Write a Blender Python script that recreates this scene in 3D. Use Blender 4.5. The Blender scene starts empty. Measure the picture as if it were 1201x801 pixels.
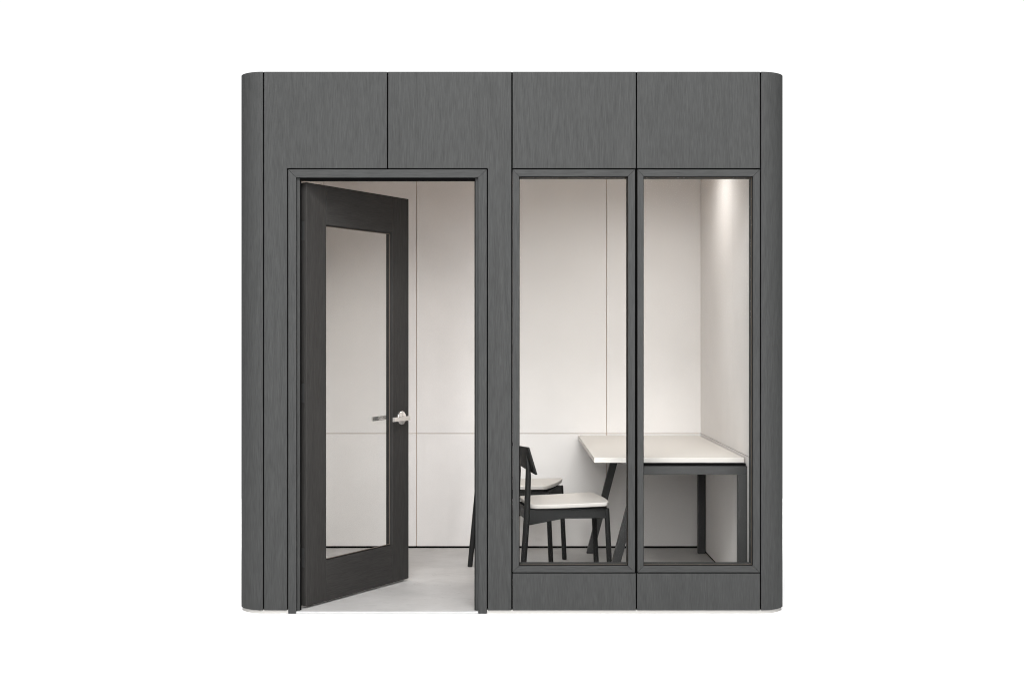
import bpy, bmesh, math, random
from mathutils import Vector, Matrix
random.seed(7)
S = bpy.context.scene
COL = S.collection

# ------------------------------------------------------------------ materials
def new_mat(name):
    m = bpy.data.materials.new(name); m.use_nodes = True
    nt = m.node_tree; nt.nodes.clear()
    out = nt.nodes.new('ShaderNodeOutputMaterial')
    b = nt.nodes.new('ShaderNodeBsdfPrincipled')
    nt.links.new(b.outputs[0], out.inputs[0])
    return m, nt, b

def N(nt, t, **kw):
    n = nt.nodes.new(t)
    for k, v in kw.items(): setattr(n, k, v)
    return n

def math_node(nt, op, a, b=None):
    n = N(nt, 'ShaderNodeMath', operation=op)
    for i, v in enumerate((a, b)):
        if v is None: continue
        if isinstance(v, (int, float)): n.inputs[i].default_value = v
        else: nt.links.new(v, n.inputs[i])
    return n.outputs[0]

def coords(nt):
    """object coordinates shifted by a different amount for every object"""
    tc = N(nt, 'ShaderNodeTexCoord'); oi = N(nt, 'ShaderNodeObjectInfo')
    mul = N(nt, 'ShaderNodeVectorMath', operation='SCALE'); mul.inputs[0].default_value = (13.7, 5.3, 29.1)
    nt.links.new(oi.outputs['Random'], mul.inputs['Scale'])
    add = N(nt, 'ShaderNodeVectorMath', operation='ADD')
    nt.links.new(tc.outputs['Object'], add.inputs[0]); nt.links.new(mul.outputs[0], add.inputs[1])
    return add.outputs[0], oi.outputs['Random']

def noise(nt, vec, scale, detail=3, rough=.55, dist=0):
    mp = N(nt, 'ShaderNodeMapping'); mp.inputs['Scale'].default_value = scale
    nt.links.new(vec, mp.inputs['Vector'])
    n = N(nt, 'ShaderNodeTexNoise'); n.inputs['Scale'].default_value = 1
    n.inputs['Detail'].default_value = detail; n.inputs['Roughness'].default_value = rough
    n.inputs['Distortion'].default_value = dist
    nt.links.new(mp.outputs[0], n.inputs['Vector'])
    return n.outputs[0]

def wood(name, base, axis='Z', contrast=1.0, rough=.7, spec=.10):
    m, nt, b = new_mat(name)
    v, rnd = coords(nt)
    def sc(across, along):
        return (along, across, across) if axis == 'X' else (across, across, along)
    pores = noise(nt, v, sc(160, 11), 2, .65)
    fine = noise(nt, v, sc(290, 20), 1, .5)
    streak = noise(nt, v, sc(46, 1.6), 4, .6)
    broad = noise(nt, v, sc(5.5, .55), 2, .5)
    # cathedral figure: growth rings cut flat
    ring = math_node(nt, 'SINE', math_node(nt, 'MULTIPLY', noise(nt, v, sc(4.2, .62), 2, .45, .3), 95.0))
    p = math_node(nt, 'MULTIPLY', math_node(nt, 'SUBTRACT', pores, .5), .62)
    f = math_node(nt, 'MULTIPLY', math_node(nt, 'SUBTRACT', fine, .5), .85)
    s = math_node(nt, 'MULTIPLY', math_node(nt, 'SUBTRACT', streak, .5), .14)
    g = math_node(nt, 'MULTIPLY', math_node(nt, 'SUBTRACT', broad, .5), .14)
    r = math_node(nt, 'MULTIPLY', ring, .055)
    t = math_node(nt, 'ADD', math_node(nt, 'ADD', math_node(nt, 'ADD', p, f), math_node(nt, 'ADD', s, g)), r)
    t = math_node(nt, 'ADD', t, math_node(nt, 'MULTIPLY', math_node(nt, 'SUBTRACT', rnd, .5), .06))
    k = math_node(nt, 'MAXIMUM', math_node(nt, 'ADD', math_node(nt, 'MULTIPLY', t, contrast), 1.0), .25)
    col = N(nt, 'ShaderNodeVectorMath', operation='SCALE'); col.inputs[0].default_value = base
    nt.links.new(k, col.inputs['Scale']); nt.links.new(col.outputs[0], b.inputs['Base Color'])
    b.inputs['Roughness'].default_value = rough; b.inputs['Specular IOR Level'].default_value = spec
    bp = N(nt, 'ShaderNodeBump'); bp.inputs['Strength'].default_value = .25; bp.inputs['Distance'].default_value = .0006
    nt.links.new(pores, bp.inputs['Height']); nt.links.new(bp.outputs[0], b.inputs['Normal'])
    return m

def plain(name, base, rough=.6, spec=.3, metal=0, var=.06, scale=9, fine=0):
    m, nt, b = new_mat(name)
    v, rnd = coords(nt)
    n = math_node(nt, 'MULTIPLY', math_node(nt, 'SUBTRACT', noise(nt, v, (scale,)*3, 4), .5), var*2)
    if fine:
        n = math_node(nt, 'ADD', n, math_node(nt, 'MULTIPLY', math_node(nt, 'SUBTRACT', noise(nt, v, (260,)*3, 2), .5), fine*2))
    k = math_node(nt, 'ADD', n, 1.0)
    col = N(nt, 'ShaderNodeVectorMath', operation='SCALE'); col.inputs[0].default_value = base
    nt.links.new(k, col.inputs['Scale']); nt.links.new(col.outputs[0], b.inputs['Base Color'])
    b.inputs['Roughness'].default_value = rough; b.inputs['Specular IOR Level'].default_value = spec
    b.inputs['Metallic'].default_value = metal
    return m

def concrete(name):
    m, nt, b = new_mat(name)
    v, rnd = coords(nt)
    a = math_node(nt, 'MULTIPLY', math_node(nt, 'SUBTRACT', noise(nt, v, (3.0, 3.6, 2), 6, .66, .3), .5), .55)
    c = math_node(nt, 'MULTIPLY', math_node(nt, 'SUBTRACT', noise(nt, v, (60, 60, 60), 3, .6), .5), .10)
    vein = math_node(nt, 'ABSOLUTE', math_node(nt, 'SUBTRACT', noise(nt, v, (2.2, 5.0, 2), 3, .5, 1.2), .5))
    vein = math_node(nt, 'MULTIPLY', math_node(nt, 'LESS_THAN', vein, .006), -.085)
    k = math_node(nt, 'ADD', math_node(nt, 'ADD', a, c), math_node(nt, 'ADD', vein, 1.0))
    col = N(nt, 'ShaderNodeVectorMath', operation='SCALE'); col.inputs[0].default_value = (.43, .423, .417)
    nt.links.new(k, col.inputs['Scale']); nt.links.new(col.outputs[0], b.inputs['Base Color'])
    b.inputs['Roughness'].default_value = .5; b.inputs['Specular IOR Level'].default_value = .25
    return m

def glass(name):
    m = bpy.data.materials.new(name); m.use_nodes = True
    nt = m.node_tree; nt.nodes.clear()
    out = N(nt, 'ShaderNodeOutputMaterial'); mix = N(nt, 'ShaderNodeMixShader')
    tr = N(nt, 'ShaderNodeBsdfTransparent'); tr.inputs[0].default_value = (.985, .988, .985, 1)
    gl = N(nt, 'ShaderNodeBsdfGlossy'); gl.inputs['Roughness'].default_value = .02
    fr = N(nt, 'ShaderNodeFresnel'); fr.inputs[0].default_value = 1.045
    nt.links.new(fr.outputs[0], mix.inputs[0]); nt.links.new(tr.outputs[0], mix.inputs[1])
    nt.links.new(gl.outputs[0], mix.inputs[2]); nt.links.new(mix.outputs[0], out.inputs[0])
    return m

GREY = (.0430, .0438, .0435)
M = {
    'oak': wood('grey_stained_oak', GREY, 'Z', .62),
    'oak_h': wood('grey_stained_oak_crosswise', GREY, 'X', .62),
    'door': wood('door_stained_oak', (.0345, .0330, .0317), 'Z', .6),
    'door_h': wood('door_stained_oak_crosswise', (.0345, .0330, .0317), 'X', .6),
    'black': plain('black_core', (.003, .003, .003), .9, .0),
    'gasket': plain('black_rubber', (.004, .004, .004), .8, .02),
    'seam': plain('brown_seam', (.50, .38, .29), .9, .1),
    'lining': plain('warm_white_felt', (.71, .691, .679), .85, .15, 0, .045, 6, .08),
    'ceiling': plain('brown_bounce_ceiling', (.46, .34, .235), .9, .1),  # unseen ceiling browned so its bounced light tints the upper walls
    'floor': concrete('pale_concrete'),
    'plinth': plain('white_plinth', (.43, .418, .40), .8, .1),
    'edge_line': plain('brown_edge_line', (.12, .10, .085), .8, .03),
    'thresh': plain('pale_threshold', (.45, .45, .45), .5, .2),
    'desk': plain('cream_laminate', (.585, .56, .53), .5, .25, 0, .02, 4, .01),
    'steel': plain('charcoal_powder_coat', (.037, .037, .037), .45, .3),
    'chair': wood('charcoal_ash', (.0155, .0155, .0155), 'Z', .25, .5, .2),
    'seat': plain('cream_seat', (.545, .52, .495), .5, .3, 0, .02, 12, .015),
    'nickel': plain('polished_nickel', (.88, .86, .84), .22, .5, .85, .02),
    'glass': glass('clear_glass'),
    'ground': plain('white_floor', (.95, .95, .95), .9, 0.0, 0, .0),
}
mlamp = bpy.data.materials.new('lit_lens'); mlamp.use_nodes = True
nt = mlamp.node_tree; nt.nodes.clear()
o_ = N(nt, 'ShaderNodeOutputMaterial'); e_ = N(nt, 'ShaderNodeEmission')
e_.inputs[0].default_value = (1, .95, .9, 1); e_.inputs[1].default_value = 6
nt.links.new(e_.outputs[0], o_.inputs[0])

# ------------------------------------------------------------------ mesh helpers
def poly_prism(bm, pts, a0, a1, plane='XZ', bev=.0012, mi=0):
    """extrude a polygon given in a plane along the third axis from a0 to a1"""
    def P(p, a):
        return {'XZ': (p[0], a, p[1]), 'XY': (p[0], p[1], a), 'YZ': (a, p[0], p[1])}[plane]
    t = bmesh.new()
    lo = [t.verts.new(P(p, a0)) for p in pts]; hi = [t.verts.new(P(p, a1)) for p in pts]
    t.faces.new(lo); t.faces.new(hi)
    n = len(pts)
    for i in range(n): t.faces.new((lo[i], lo[(i+1) % n], hi[(i+1) % n], hi[i]))
    bmesh.ops.recalc_face_normals(t, faces=t.faces[:])
    if bev:
        ed = [e for e in t.edges if len(e.link_faces) == 2 and e.calc_face_angle(0) > .5]
        bmesh.ops.bevel(t, geom=ed, offset=bev, segments=2, profile=.5, affect='EDGES', clamp_overlap=True)
    for f in t.faces: f.material_index = mi
    join(bm, t)

def join(bm, t):
    me = bpy.data.meshes.new('tmp'); t.to_mesh(me); t.free()
    bm.from_mesh(me); bpy.data.meshes.remove(me)

def rect(x0, x1, z0, z1): return [(x0, z0), (x1, z0), (x1, z1), (x0, z1)]

def box(bm, x0, x1, y0, y1, z0, z1, bev=.0012, mi=0):
    poly_prism(bm, rect(x0, x1, z0, z1), y0, y1, 'XZ', bev, mi)

def tube(bm, pts, rad, seg=20, round_top=False):
    """tapered tube along a polyline, capped; every ring stays horizontal-ish"""
    pts = [Vector(p) for p in pts]
    t = bmesh.new(); rings = []
    for i, p in enumerate(pts):
        d = (pts[min(i+1, len(pts)-1)] - pts[max(i-1, 0)]).normalized()
        a = d.orthogonal().normalized() if abs(d.z) < .9 else (Vector((1, 0, 0)) - d*d.x).normalized()
        b = d.cross(a)
        rings.append([t.verts.new(p + rad[i]*(math.cos(2*math.pi*k/seg)*a + math.sin(2*math.pi*k/seg)*b)) for k in range(seg)])
    for r0, r1 in zip(rings, rings[1:]):
        for k in range(seg):
            f = t.faces.new((r0[k], r0[(k+1) % seg], r1[(k+1) % seg], r1[k])); f.smooth = True
    t.faces.new(rings[0][::-1]); t.faces.new(rings[-1])
    bmesh.ops.recalc_face_normals(t, faces=t.faces[:])
    join(bm, t)

def obj(name, bm, mats, parent=None, loc=None):
    me = bpy.data.meshes.new(name); bm.to_mesh(me); bm.free()
    for m in (mats if isinstance(mats, (list, tuple)) else [mats]): me.materials.append(m)
    o = bpy.data.objects.new(name, me); COL.objects.link(o)
    if parent: o.parent = parent
    if loc: o.location = loc
    return o

def thing(name, label, cat, loc=(0, 0, 0), rz=0, group=None):
    o = bpy.data.objects.new(name, None); COL.objects.link(o)
    o.location = loc; o.rotation_euler = (0, 0, rz); o.empty_display_size = .2
    o['label'] = label; o['category'] = cat
    if group: o['group'] = group
    return o

def B(): return bmesh.new()

def shade_smooth_flat(o, ang=35):
    for p in o.data.polygons: p.use_smooth = True
    try: o.data.set_sharp_from_angle(angle=math.radians(ang))
    except Exception: pass

# ------------------------------------------------------------------ ground
bm = B()
t_ = [bm.verts.new(v) for v in ((-5, -4, 0), (5, -4, 0), (5, 4.4, 0), (-5, 4.4, 0))]
bm.faces.new(t_)
gnd = obj('ground', bm, M['ground']); gnd['kind'] = 'structure'
gnd['label'] = 'plain seamless white floor under and around the dark booth'; gnd['category'] = 'floor'

# ------------------------------------------------------------------ booth
SX = 1.166; R = .1275; XO = SX + R; YB = 1.96; ZT = 2.540; ZB = .0165; G = .0032
XI = 1.158; YI = 1.845; FZ = .010; CZ = 2.46; WT = .108
booth = thing('meeting_booth', 'dark grey oak meeting booth with rounded corners, open glazed door and two tall windows', 'meeting booth')

def panel(pts, y0=0, y1=.02, name='front_panel', mat='oak'):
    bm = B(); poly_prism(bm, pts, y0, y1, 'XZ', .0013); return obj(name, bm, M[mat], booth)

ZH = 2.0880                                   # underside of the upper panels
panel([(-SX+G, ZB), (-1.0560, ZB), (-1.0560, ZH), (-.584-G, ZH), (-.584-G, ZT), (-SX+G, ZT)])
panel([(-.1130, ZB), (-G, ZB), (-G, ZT), (-.584+G, ZT), (-.584+G, ZH), (-.1130, ZH)])
panel(rect(G, .584-G, ZH, ZT)); panel(rect(.584+G, SX-G, ZH, ZT))
panel(rect(G, .584-G, ZB, .1885)); panel(rect(.584+G, SX-G, ZB, .1885))

# rounded corner posts
for sx, sy in ((-1, 0), (1, 0), (-1, 1), (1, 1)):
    cx, cy = SX, R
    n = 28
    pts = [(cx + R*math.sin(math.pi/2*i/n), cy - R*math.cos(math.pi/2*i/n)) for i in range(n+1)]
    pts[0] = (SX + G, 0.0)
    pts.append((XO - .02, cy)); pts.append((SX + .0045, cy)); pts.append((SX + .0045, .02))
    pts = [(sx*x, (YB - y if sy else y)) for x, y in pts]
    bm = B(); poly_prism(bm, pts, ZB, ZT, 'XY', 0)
    o = obj('corner_post', bm, M['oak'], booth); shade_smooth_flat(o, 30)

# side and rear cladding
for sx in (-1, 1):
    ys = [R + G, .70, 1.26, YB - R - G]
    for a, b in zip(ys, ys[1:]):
        bm = B(); box(bm, min(sx*(XO-.02), sx*XO), max(sx*(XO-.02), sx*XO), a + (.002 if a > .2 else 0), b - (.002 if b < 1.5 else 0), ZB, ZT)
        obj('side_panel', bm, M['oak'], booth)
xs = [-SX, -.584, 0, .584, SX]
for a, b in zip(xs, xs[1:]):
    panel(rect(a+G, b-G, ZB, ZT), YB - .02, YB, 'rear_panel')

# dark core behind the cladding
def core(parts, name='wall_core', mat='black'):
    bm = B()
    for p in parts: box(bm, *p, bev=0)
    return obj(name, bm, M[mat], booth)
def front_pieces(y0, y1, xr, zt, zb):
    return [(-xr, xr, y0, y1, 2.0830, zt), (-xr, -1.0503, y0, y1, zb, 2.0828), (-.1182, .0027, y0, y1, zb, 2.0828),
            (.0029, xr, y0, y1, zb, .1937), (.5773, .5887, y0, y1, .1939, 2.0828), (1.1633, xr, y0, y1, .1939, 2.0828)]
core(front_pieces(.0205, .0965, SX, 2.535, .0212))
for sx in (-1, 1):
    core([(min(sx*1.1705, sx*1.2655), max(sx*1.1705, sx*1.2655), R+.0005, YB-R-.0005, .0212, 2.535)])
core([(-SX, SX, 1.8575, YB-.0205, .0212, 2.535)])
# roof and ceiling
bm = B()
n = 16; pts = []
for (cx, cy, a0) in ((SX, R, -90), (SX, YB-R, 0), (-SX, YB-R, 90), (-SX, R, 180)):
    for i in range(n+1):
        a = math.radians(a0 + 90*i/n); pts.append((cx + (R-.004)*math.cos(a), cy + (R-.004)*math.sin(a)))
poly_prism(bm, pts, 2.5355, 2.5385, 'XY', 0)
obj('roof', bm, M['black'], booth)
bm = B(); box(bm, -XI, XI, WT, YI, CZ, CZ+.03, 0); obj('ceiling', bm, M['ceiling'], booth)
# plinth with rounded corners, slightly set back
bm = B(); IN = .008; PZ = .0161
for sx in (-1, 1):
    for sy in (0, 1):
        q = [(SX, R)] + [(SX + (R-IN)*math.sin(math.pi/2*i/14), R - (R-IN)*math.cos(math.pi/2*i/14)) for i in range(15)]
        q = [(sx*x, (YB-y if sy else y)) for x, y in q]
        poly_prism(bm, q, .0005, PZ, 'XY', 0)
    a, b = sorted((sx*(SX+.0005), sx*(XO-IN))); box(bm, a, b, R+.0005, YB-R-.0005, .0005, PZ, 0)
box(bm, -SX+.0005, -1.0505, IN, .1075, .0005, PZ, 0)
box(bm, -.1175, SX-.0005, IN, .1075, .0005, PZ, 0)
box(bm, -SX+.0005, SX-.0005, YI+.012, YB-IN, .0005, PZ, 0)
obj('plinth', bm, M['plinth'], booth)
# interior floor with a tongue running out to the threshold
bm = B()
poly_prism(bm, [(-XI-.006, WT+.001), (-1.0125, WT+.001), (-1.0125, .016), (-.1585, .016), (-.1585, WT+.001), (XI+.006, WT+.001), (XI+.006, YI+.006), (-XI-.006, YI+.006)], .0005, FZ, 'XY', 0)
obj('interior_floor', bm, M['floor'], booth)
bm = B(); box(bm, -1.0125, -.1585, -.001, .0155, .0005, FZ+.0008, .002)
obj('threshold', bm, M['thresh'], booth)

# interior lining panels, with brown backing seen in the seams
SEAMZ = .712; LG = .0017; LB = FZ + .0125
def lining(axis, a, b, z0, z1, name='lining_panel'):
    bm = B()
    if axis == 'back': box(bm, a, b, YI, YI+.010, z0, z1, .0008)
    elif axis == 'right': box(bm, XI, XI+.010, a, b, z0, z1, .0008)
    else: box(bm, -XI-.010, -XI, a, b, z0, z1, .0008)
    return obj(name, bm, M['lining'], booth)
bx = [-XI, -.586, .580, XI]
for i, (a, b) in enumerate(zip(bx, bx[1:])):
    a_ = a + (LG if i else 0); b_ = b - (LG if i < 2 else 0)
    lining('back', a_, b_, LB, SEAMZ-LG); lining('back', a_, b_, SEAMZ+LG, CZ)
ry = [WT+.001, .7066, YI-.0005]
for ax in ('right', 'left'):
    for i, (a, b) in enumerate(zip(ry, ry[1:])):
        a_ = a + (.0012 if i else 0); b_ = b - (.0012 if i < 1 else 0)
        lining(ax, a_, b_, LB, SEAMZ-LG); lining(ax, a_, b_, SEAMZ+LG, CZ)
bm = B()
box(bm, -XI, XI, YI+.0103, YI+.0118, LB, CZ, 0)
for sx in (-1, 1):
    a, b = sorted((sx*(XI+.0103), sx*(XI+.0118))); box(bm, a, b, WT+.001, YI, LB, CZ, 0)
obj('seam_backing', bm, M['seam'], booth)
bm = B()
box(bm, -XI-.004, XI+.004, YI+.004, YI+.0058, FZ+.0005, LB-.0005, 0)
for sx in (-1, 1):
    a, b = sorted((sx*(XI+.004), sx*(XI+.0058))); box(bm, a, b, WT+.001, YI+.0035, FZ+.0005, LB-.0005, 0)
obj('shadow_gap', bm, M['gasket'], booth)
# inner face of the front wall
def fl(parts):
    bm = B()
    for p in parts: box(bm, *p, bev=0)
    return obj('front_lining', bm, M['lining'], booth)
fl([(a, b, c, d, max(e, FZ+.002), min(f, CZ)) for a, b, c, d, e, f in front_pieces(.0970, .1078, XI, CZ, FZ+.002)])

# ------------------------------------------------------------------ windows
def mitred_ring(bm, ox0, ox1, oz0, oz1, ix0, ix1, iz0, iz1, y0, y1, bottom=True, g=.0004, bev=.0012):
    d = g
    poly_prism(bm, [(ox0, oz1-d), (ox0, oz0+(d if bottom else 0)), (ix0, (iz0+d) if bottom else oz0), (ix0, iz1-d)], y0, y1, 'XZ', bev, 0)
    poly_prism(bm, [(ox1, oz1-d), (ix1, iz1-d), (ix1, (iz0+d) if bottom else oz0), (ox1, oz0+(d if bottom else 0))], y0, y1, 'XZ', bev, 0)
    poly_prism(bm, [(ox0+d, oz1), (ix0+d, iz1), (ix1-d, iz1), (ox1-d, oz1)], y0, y1, 'XZ', bev, 1)
    if bottom: poly_prism(bm, [(ox0+d, oz0), (ox1-d, oz0), (ix1-d, iz0), (ix0+d, iz0)], y0, y1, 'XZ', bev, 1)

def ring(bm, x0, x1, z0, z1, w, y0, y1, bev=.0006):
    box(bm, x0, x1, y0, y1, z1-w, z1, bev); box(bm, x0, x1, y0, y1, z0, z0+w, bev)
    box(bm, x0, x0+w, y0, y1, z0+w+.0002, z1-w-.0002, bev); box(bm, x1-w, x1, y0, y1, z0+w+.0002, z1-w-.0002, bev)

for ox0, ox1, ix0, ix1 in ((.0030, .5770, .0335, .5450), (.5890, 1.1630, .6170, 1.1310)):
    bm = B(); mitred_ring(bm, ox0, ox1, .1940, 2.0820, ix0, ix1, .2240, 2.0500, 0, WT)
    w = obj('window', bm, [M['oak'], M['oak_h']], booth)
    bm = B(); ring(bm, ix0+.0003, ix1-.0003, .2243, 2.0497, .0022, .014, .0195); obj('gasket', bm, M['gasket'], w)
    bm = B(); box(bm, ix0+.0006, ix1-.0006, .020, .026, .2246, 2.0494, .0005); obj('pane', bm, M['glass'], w)
    bm = B(); ring(bm, ix0+.0003, ix1-.0003, .2243, 2.0497, .0022, .0265, .033); obj('glass_edge_line', bm, M['edge_line'], w)  # brown ring painted in for the grazing reflection along the glass edge

# ------------------------------------------------------------------ doorway and door
DX0, DX1, DZ = -1.0130, -.1580, 2.0450
bm = B(); mitred_ring(bm, -1.0500, -.1185, .0008, 2.0825, DX0, DX1, 0, DZ, 0, WT, bottom=False)
fr = obj('door_frame', bm, [M['oak'], M['oak_h']], booth)
bm = B(); SW = .014
box(bm, DX0+.0002, DX0+SW, .022, .040, FZ+.001, DZ-.0002, .001); box(bm, DX1-SW, DX1-.0002, .022, .040, FZ+.001, DZ-.0002, .001)
obj('door_stop', bm, M['oak'], fr)
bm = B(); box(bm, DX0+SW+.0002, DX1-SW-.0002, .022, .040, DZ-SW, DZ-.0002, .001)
obj('door_stop', bm, M['gasket'], fr)  # head stop coloured black to stand in for the lintel's shade
bm = B(); sg = .005
box(bm, DX0+SW+.0002, DX0+SW+sg, .030, .0395, FZ+.001, DZ-SW-.0005, .0006)
box(bm, DX1-SW-sg, DX1-SW-.0002, .030, .0395, FZ+.001, DZ-SW-.0005, .0006)
obj('seal', bm, M['gasket'], fr)

W, T = .835, .042
ANG = math.radians(59.3)
ZD0, ZD1 = .022, 2.030
GX0, GX1, GZ0, GZ1 = .1480, .6900, .2155, 1.8410      # glazed opening in the leaf
bm = B()
box(bm, 0, GX0-.0003, -T, 0, ZD0, ZD1, .0018, 0); box(bm, GX1+.0003, W, -T, 0, ZD0, ZD1, .0018, 0)
box(bm, GX0+.0003, GX1-.0003, -T, 0, ZD0, GZ0, .0010, 1); box(bm, GX0+.0003, GX1-.0003, -T, 0, GZ1, ZD1, .0010, 1)
door = obj('door', bm, [M['door'], M['door_h']], booth, (-1.0105, .086, 0))
door.rotation_euler = (0, 0, ANG)
door['label'] = 'dark oak glazed door standing open into the booth'
bm = B(); ring(bm, GX0+.0003, GX1-.0003, GZ0+.0003, GZ1-.0003, .005, -.0270, -.0155, .0006); obj('glazing_bead', bm, M['door'], door)
bm = B(); ring(bm, GX0+.0055, GX1-.0055, GZ0+.0055, GZ1-.0055, .003, -.0300, -.0272, .0003); obj('glass_edge_line', bm, M['edge_line'], door)
bm = B(); box(bm, GX0+.0065, GX1-.0065, -.0245, -.0185, GZ0+.0065, GZ1-.0065, .0004); obj('pane', bm, M['glass'], door)

def handle(side):
    """round rose, stub and flat lever pointing to the hinges; side -1 = outside face, +1 = inside"""
    hx, hz = W - .0680, .8750
    f = -T if side < 0 else 0
    bm = B()
    t = bmesh.new()
    prof = [(.0360, .0002), (.0360, .0055), (.0350, .0075), (.0300, .0090), (.0130, .0095), (.0125, .0100)]
    rings = []
    for r, h in prof:
        rings.append([t.verts.new((hx + r*math.cos(2*math.pi*k/48), f + side*h, hz + r*math.sin(2*math.pi*k/48))) for k in range(48)])
    for r0, r1 in zip(rings, rings[1:]):
        for k in range(48):
            q = t.faces.new((r0[k], r0[(k+1) % 48], r1[(k+1) % 48], r1[k])); q.smooth = True
    t.faces.new(rings[-1])
    bmesh.ops.recalc_face_normals(t, faces=t.faces[:]); join(bm, t)
    tube(bm, [(hx, f + side*.0096, hz), (hx, f + side*.043, hz)], [.0098, .0098], 28)
    a, b = sorted((f + side*.0415, f + side*.0525))
    L = .134
    pts = [(hx+.0120, hz-.0120), (hx+.0120, hz+.0115), (hx-L, hz+.0100), (hx-L, hz-.0135)]
    poly_prism(bm, pts, a, b, 'XZ', .0022)
    return obj('handle', bm, M['nickel'], door)
handle(-1); handle(1)
for hz in (.25, 1.03, 1.80):
    bm = B(); tube(bm, [(-.004, .006, hz-.045), (-.004, .006, hz+.045)], [.0062, .0062], 16)
    box(bm, -.0012, -.0002, -.030, -.004, hz-.045, hz+.045, 0)
    obj('hinge', bm, M['steel'], door)

# ------------------------------------------------------------------ booth ceiling downlight, plus one added for fill
def downlight(x, y):
    bm = B(); t = bmesh.new(); n = 40
    prof = [(.050, CZ-.0005), (.050, CZ-.004), (.040, CZ-.004), (.036, CZ+.024)]
    rings = [[t.verts.new((x + r*math.cos(2*math.pi*k/n), y + r*math.sin(2*math.pi*k/n), z)) for k in range(n)] for r, z in prof]
    for r0, r1 in zip(rings, rings[1:]):
        for k in range(n): t.faces.new((r0[k], r0[(k+1) % n], r1[(k+1) % n], r1[k]))
    bmesh.ops.recalc_face_normals(t, faces=t.faces[:]); join(bm, t)
    d = obj('downlight', bm, M['gasket'], booth)
    bm = B(); tube(bm, [(x, y, CZ-.0032), (x, y, CZ-.0012)], [.036, .036], 32); obj('lens', bm, mlamp, d)
    l = bpy.data.lights.new('downlight_lamp', 'SPOT'); l.energy = LAMP_W; l.color = (1, .965, .925)
    l.spot_size = math.radians(SPOT); l.spot_blend = BLEND; l.shadow_soft_size = .11
    lo = bpy.data.objects.new('downlight_lamp', l); COL.objects.link(lo); lo.location = (x, y, CZ-.02); lo.parent = booth
LAMP_W = 37; SPOT, BLEND = 160, 1.0
downlight(XI-.34, .94)
LAMP_W = 62; SPOT, BLEND = 124, 1.0
downlight(-.72, .88)  # unseen second downlight, added as fill for the left of the back wall

# ------------------------------------------------------------------ desk
desk = thing('desk', 'cream topped desk on charcoal steel trestles against the right wall of the booth', 'desk', (.777, 1.08, FZ))
def dl(bm_fn): return bm_fn
ox, oy = .777, 1.08
bm = B(); box(bm, .4060-ox, 1.1480-ox, .3270-oy, 1.8400-oy, .6665, .6910, .0014)
obj('tabletop', bm, M['desk'], desk)
RT, RB, FW = .6535, .6120, .0440
def trestle(y0, y1):
    bm = B(); box(bm, .600-ox, 1.1565-ox, y0-oy, y1-oy, RB, RT, .002)
    f = obj('frame', bm, M['steel'], desk)
    bm = B(); box(bm, 1.1565-FW-ox, 1.1565-ox, y0-oy, y1-oy, .0005, RB-.0006, .002); obj('leg', bm, M['steel'], f)
    k = .262; zt = RB-.0006
    p = [(.4455-ox, .0005), (.4455+.0425-ox, .0005), (.4455+.0425+k*zt-ox, zt), (.4455+k*zt-ox, zt)]
    bm = B(); poly_prism(bm, p, y0-oy, y1-oy, 'XZ', .002); obj('leg', bm, M['steel'], f)
    for xm in (.600,):
        bm = B(); box(bm, xm-ox, 1.150-ox, y0+.004-oy, y1-.004-oy, RT+.0004, .6662, 0); obj('mounting_plate', bm, M['gasket'], f)
trestle(.288, .332); trestle(1.640, 1.683)

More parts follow.
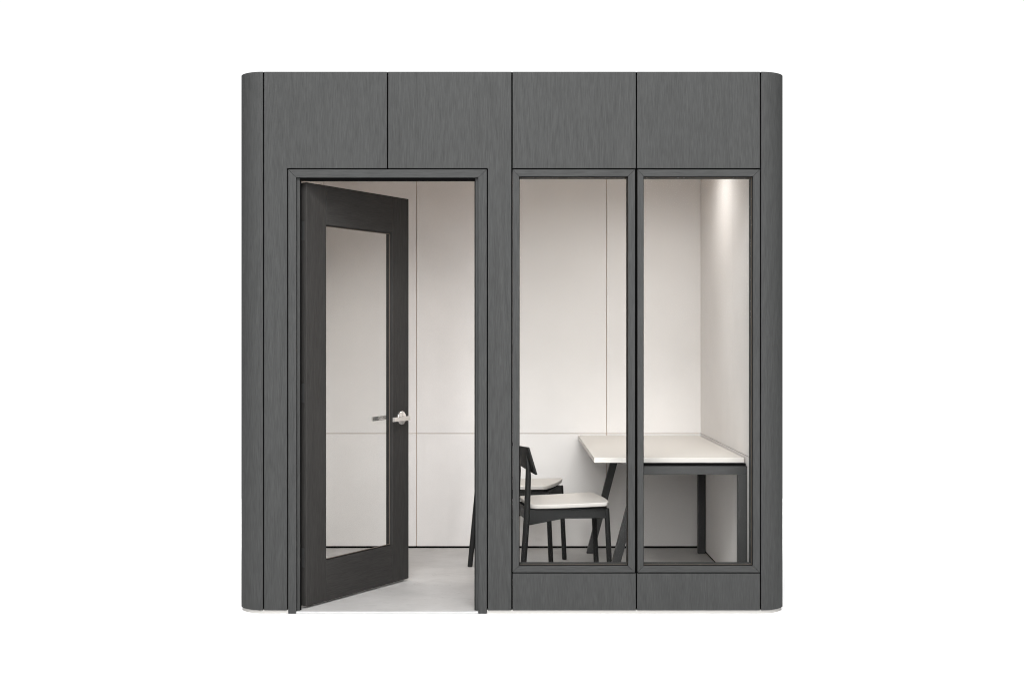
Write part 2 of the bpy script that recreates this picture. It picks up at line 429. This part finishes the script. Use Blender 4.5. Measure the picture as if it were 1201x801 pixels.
# ------------------------------------------------------------------ chairs
def make_chair(label):
    t = thing('chair', label, 'chair', group='chairs at the booth desk')
    for s in (-1, 1):
        bm = B(); tube(bm, [(.222, s*.168, .0005), (.222, s*.168, .004), (.203, s*.165, .418), (.2025, s*.165, .427), (.2022, s*.165, .430)],
                       [.0125, .0138, .0128, .0122, .0100], 24)
        obj('leg', bm, M['chair'], t)
        bm = B(); tube(bm, [(-.238, s*.206, .0005), (-.238, s*.206, .004), (-.205, s*.178, .40), (-.197, s*.172, .60), (-.1985, s*.170, .66), (-.205, s*.169, .700)],
                       [.0130, .0142, .0158, .0140, .0105, .0045], 24)
        obj('leg', bm, M['chair'], t)
        # side rail, deeper towards the back post
        bm = B(); y0, y1 = sorted((s*.157, s*.176))
        poly_prism(bm, [(.195, .382), (.195, .4305), (-.195, .4305), (-.195, .354), (-.02, .384)], y0, y1, 'XZ', .002)
        obj('side_rail', bm, M['chair'], t)
    bm = B(); box(bm, .192, .211, -.152, .152, .382, .4300, .002); obj('front_rail', bm, M['chair'], t)
    bm = B(); box(bm, -.213, -.195, -.160, .160, .382, .4300, .002); obj('rear_rail', bm, M['chair'], t)
    # seat: rounded trapezoid, gently dished, sloping back
    bm = B(); nx, ny = 24, 24; th = .021
    def half(u):                                  # half width along the depth
        return .196 + .022*min(1, max(0, u))**.8
    def pt(i, j):
        u, v = i/nx, 2*j/ny-1
        w = half(u)
        x = -.192 + u*(.412 - .018*abs(v)**2.4)
        # rounded corners
        c = max(0, abs(v)-.86)/.14
        x += -(c**3)*.009*max(0, (u-.8)/.2) + (c**2)*.030*max(0, (.25-u)/.25)
        z = .4325 + .014*u - .003*(1-v*v)*math.sin(math.pi*min(1, u*1.05)) + .004*(1-u)**3
        return x, v*w, z
    top = [[bm.verts.new((pt(i, j)[0], pt(i, j)[1], pt(i, j)[2]+th)) for j in range(ny+1)] for i in range(nx+1)]
    bot = [[bm.verts.new((pt(i, j)[0]*.985, pt(i, j)[1]*.975, pt(i, j)[2])) for j in range(ny+1)] for i in range(nx+1)]
    for i in range(nx):
        for j in range(ny):
            bm.faces.new((top[i][j], top[i+1][j], top[i+1][j+1], top[i][j+1]))
            bm.faces.new((bot[i][j], bot[i][j+1], bot[i+1][j+1], bot[i+1][j]))
    loop = [(0, j) for j in range(ny)] + [(i, ny) for i in range(nx)] + [(nx, j) for j in range(ny, 0, -1)] + [(i, 0) for i in range(nx, 0, -1)]
    for a, b in zip(loop, loop[1:]+loop[:1]):
        bm.faces.new((top[a[0]][a[1]], top[b[0]][b[1]], bot[b[0]][b[1]], bot[a[0]][a[1]]))
    bmesh.ops.recalc_face_normals(bm, faces=bm.faces[:])
    ed = [e for e in bm.edges if len(e.link_faces) == 2 and e.calc_face_angle(0) > .7 and e.verts[0].co.z > .425]
    bmesh.ops.bevel(bm, geom=ed, offset=.004, segments=3, profile=.5, affect='EDGES', clamp_overlap=True)
    s_ = obj('seat', bm, M['seat'], t); shade_smooth_flat(s_, 40)
    # backrest: curved reclined board with an arched lower edge
    bm = B(); n = 28; m = 8; tk = .011
    def bp(v, h, o):
        bulge = .043*(1-v*v)
        zb = .607 + .030*math.cos(v*math.pi/2)**1.0*(1 if abs(v) < .97 else .6)
        z = zb + h*(.744-zb)
        x = -.166 - (z-.607)*.30 - bulge + o
        return (x, v*.205, z)
    fr_ = [[bm.verts.new(bp(2*j/n-1, i/m, tk)) for j in range(n+1)] for i in range(m+1)]
    bk_ = [[bm.verts.new(bp(2*j/n-1, i/m, 0)) for j in range(n+1)] for i in range(m+1)]
    for i in range(m):
        for j in range(n):
            bm.faces.new((fr_[i][j], fr_[i][j+1], fr_[i+1][j+1], fr_[i+1][j]))
            bm.faces.new((bk_[i][j], bk_[i+1][j], bk_[i+1][j+1], bk_[i][j+1]))
    loop = [(0, j) for j in range(n)] + [(i, n) for i in range(m)] + [(m, j) for j in range(n, 0, -1)] + [(i, 0) for i in range(m, 0, -1)]
    for a, b in zip(loop, loop[1:]+loop[:1]):
        bm.faces.new((fr_[a[0]][a[1]], bk_[a[0]][a[1]], bk_[b[0]][b[1]], fr_[b[0]][b[1]]))
    bmesh.ops.recalc_face_normals(bm, faces=bm.faces[:])
    ed = [e for e in bm.edges if len(e.link_faces) == 2 and e.calc_face_angle(0) > .7]
    bmesh.ops.bevel(bm, geom=ed, offset=.0016, segments=2, profile=.5, affect='EDGES', clamp_overlap=True)
    b_ = obj('backrest', bm, M['chair'], t); shade_smooth_flat(b_, 40)
    return t

near = make_chair('charcoal chair with cream seat directly behind the glass, nearer of the two')
near.location = (.252, .550, FZ); near.rotation_euler = (0, 0, math.radians(8))
far = near.copy(); COL.objects.link(far)
far['label'] = 'charcoal chair with cream seat by the back wall, partly hidden by the door post'
for ch in list(near.children):
    c = ch.copy(); COL.objects.link(c); c.parent = far
far.location = (.047, 1.333, FZ); far.rotation_euler = (0, 0, math.radians(-15))

# ------------------------------------------------------------------ light
w = bpy.data.worlds.new('World'); S.world = w; w.use_nodes = True
# made-up world gradient: white beyond the booth, dimmed elsewhere to limit ambient light
wt = w.node_tree; bg = wt.nodes['Background']; bg.inputs[0].default_value = (1, 1, 1, 1)
tc = N(wt, 'ShaderNodeTexCoord'); sx_ = N(wt, 'ShaderNodeSeparateXYZ'); wt.links.new(tc.outputs['Generated'], sx_.inputs[0])
mr = N(wt, 'ShaderNodeMapRange', interpolation_type='SMOOTHSTEP')
for k, v in zip(range(1, 5), (.42, .68, .29, 1.06)): mr.inputs[k].default_value = v
wt.links.new(sx_.outputs['Y'], mr.inputs[0]); wt.links.new(mr.outputs[0], bg.inputs[1])
def area(name, loc, target, sx, sy, watts, col=(1, 1, 1)):
    l = bpy.data.lights.new(name, 'AREA'); l.shape = 'RECTANGLE'; l.size = sx; l.size_y = sy; l.energy = watts; l.color = col
    o = bpy.data.objects.new(name, l); COL.objects.link(o); o.location = loc
    o.rotation_euler = (Vector(target)-Vector(loc)).to_track_quat('-Z', 'Y').to_euler()
    return o
area('softbox', (0, -6.8, 3.15), (-.1, .6, 1.2), 6.4, 3.4, 490)
area('upper_fill', (-.3, -5.8, 5.6), (-.1, .6, .9), 5.0, 1.8, 560)  # unseen lamp added to lift the low wall, desk and floor
area('overhead_fill', (0, -1.1, 5.4), (0, -.9, 0), 7.0, 1.2, 85)  # unseen lamp added to keep the ground white along the front
area('backdrop_fill', (0, 3.4, 6.6), (0, 3.2, 0), 8.4, 3.2, 590)  # unseen lamp added to keep the ground beside and behind the booth white

# ------------------------------------------------------------------ camera and render
cam = bpy.data.cameras.new('camera'); co = bpy.data.objects.new('camera', cam); COL.objects.link(co)
cam.sensor_width = 36; cam.lens = 1500/1201*36; cam.clip_start = .05; cam.clip_end = 500
co.location = (0, -6, 1.276); co.rotation_euler = (math.pi/2, 0, 0)
S.camera = co
S.view_settings.view_transform = 'Standard'; S.view_settings.look = 'None'
S.view_settings.exposure = 0; S.view_settings.gamma = 1
S.render.engine = 'CYCLES'
c = S.cycles; c.use_denoising = True
try: c.denoiser = 'OPENIMAGEDENOISE'
except Exception: pass
c.filter_width = 1.05; c.max_bounces = 14; c.diffuse_bounces = 8; c.transparent_max_bounces = 24; c.caustics_reflective = False; c.caustics_refractive = False
c.sample_clamp_indirect = 6
